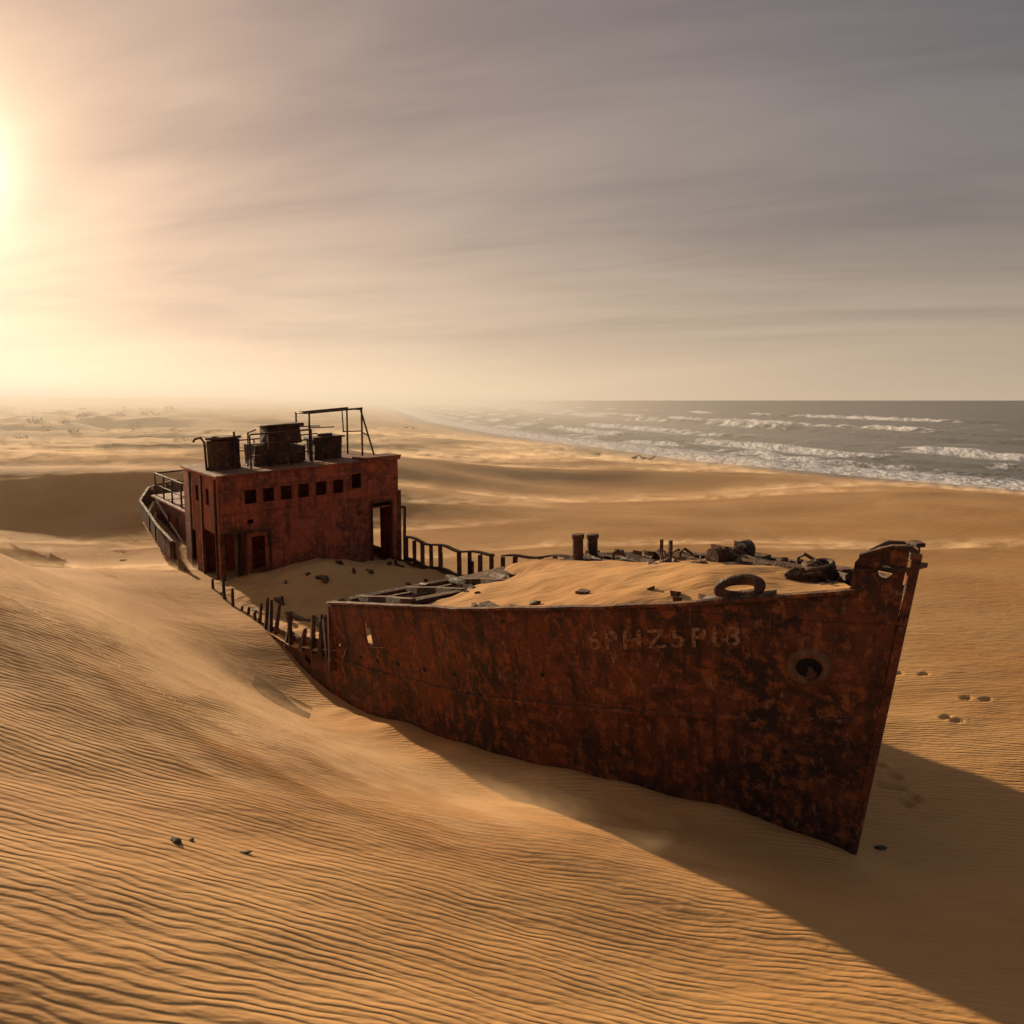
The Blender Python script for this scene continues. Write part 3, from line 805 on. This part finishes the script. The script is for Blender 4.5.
for i in range(60):
    y0=rg.uniform(40,180)
    x0=rg.uniform(-.6*y0,min(.5*y0,float(shore(y0))-22));L=rg.uniform(.25,.55)*y0+5
    veil([(x0+L*(k/30-.5),y0+.12*L*(k/30-.5)+1.5*float(perlin(np.array(k/9.+i),np.array(i*1.3)))) for k in range(31)],.3+.007*y0*rg.uniform(.6,1.6),rg.uniform(.35,.7),(.3,-.1))
for (x,y,L,hh,dd) in((-13,33,9,1.0,.45),(-16,35.5,8,1.2,.5),(-10,28,9,.8,.45),(-19,39,9,1.4,.5),(-4,20.2,8,.4,.3),(-24,44,10,1.6,.55),(-8,24.5,8,.6,.35)):
    veil([(x+L*(k/24-.5)*.75,y-L*(k/24-.5)*.8) for k in range(25)],hh,dd,(.4,-.2))
me=bpy.data.meshes.new('blowing_sand');me.from_pydata(VX,[],VF);me.update()
at=me.attributes.new('dens','FLOAT','POINT');at.data.foreach_set('value',np.array(VD,np.float32))
mkobj('blowing_sand',me,mw)

# ---------- sky + sun
w=bpy.data.worlds.new('World');scene.world=w;w.use_nodes=True;t=NT(w.node_tree)
bg=t.n['Background'];outw=t.n['World Output']
sky=t.new('ShaderNodeTexSky');sky.sky_type='NISHITA';sky.sun_disc=False
sky.sun_elevation=EL;sky.sun_rotation=-AZ;sky.dust_density=.3;sky.air_density=1.0
hs=t.new('ShaderNodeHueSaturation');hs.inputs['Saturation'].default_value=.5;t.l.new(sky.outputs[0],hs.inputs['Color'])
t.l.new(t.mix(1.0,hs.outputs[0],(.36,.285,.25),'MULTIPLY'),bg.inputs['Color']);bg.inputs['Strength'].default_value=.05
D=t.new('ShaderNodeTexCoord').outputs['Generated'];D=t.vmath('NORMALIZE',D)
sp=t.new('ShaderNodeSeparateXYZ');t.set(sp.inputs[0],D)
e=t.math('MAXIMUM',sp.outputs[2],0.0)
c=t.math('MAXIMUM',t.vmath('DOT_PRODUCT',D,tuple(Sd)),0.0)
hz=t.math('POWER',2.718,t.math('MULTIPLY',e,-6.0))
base=t.mix(hz,(.062,.080,.115),(.47,.38,.27))
den=t.math('ADD',e,.10)
px=t.math('DIVIDE',sp.outputs[0],den);py=t.math('DIVIDE',sp.outputs[1],den)
cv=t.new('ShaderNodeCombineXYZ');t.set(cv.inputs[0],px);t.set(cv.inputs[1],py)
rot=t.new('ShaderNodeVectorRotate');rot.rotation_type='Z_AXIS';t.set(rot.inputs['Vector'],cv.outputs[0]);rot.inputs['Angle'].default_value=.35
cn=t.noise(t.scale(rot.outputs[0],(.4,.9,1)),.5,5,.58,.9)
cn2=t.noise(t.scale(rot.outputs[0],(.3,1.1,1)),1.5,4,.6,1.0)
cl=t.math('ADD',t.math('MULTIPLY',cn,.75),t.math('MULTIPLY',cn2,.25))
cl=t.map(cl,.34,.64)
def glow(n,col,k):
    g=t.math('MULTIPLY',t.math('POWER',c,n),k)
    return t.vmath('SCALE',col,g)
def addc(a,b_): return t.vmath('ADD',a,b_)
gl=addc(glow(4,(.36,.24,.155),1.0),glow(24,(.28,.16,.06),1.0))
tot=addc(base,gl)
shade=t.mix(cl,(.68,.64,.67),(1.18,1.12,1.06))
cf=t.map(e,.0,.14,.1,1)
tot=t.mix(cf,tot,t.mix(1.0,tot,shade,'MULTIPLY'))
tot=addc(tot,addc(glow(110,(.55,.41,.24),1.0),glow(800,(2.6,2.2,1.5),1.0)))
bg2=t.new('ShaderNodeBackground');t.set(bg2.inputs['Color'],tot);bg2.inputs['Strength'].default_value=.9
ad=t.new('ShaderNodeAddShader');t.l.new(bg.outputs[0],ad.inputs[0]);t.l.new(bg2.outputs[0],ad.inputs[1]);t.l.new(ad.outputs[0],outw.inputs['Surface'])
L=bpy.data.lights.new('sun','SUN');L.energy=5;L.angle=math.radians(.8);L.color=(1,.74,.46)
lo=bpy.data.objects.new('sun',L);scene.collection.objects.link(lo);lo.rotation_euler=Sd.to_track_quat('Z','Y').to_euler();lo.location=(-60,100,60)
cam=bpy.data.cameras.new('camera');co=bpy.data.objects.new('camera',cam);scene.collection.objects.link(co)
cam.sensor_width=36;cam.lens=36*900/1024;cam.clip_end=30000;cam.clip_start=.1
co.location=(0,0,7.5);co.rotation_euler=(math.radians(90-7.1),0,0)
scene.camera=co
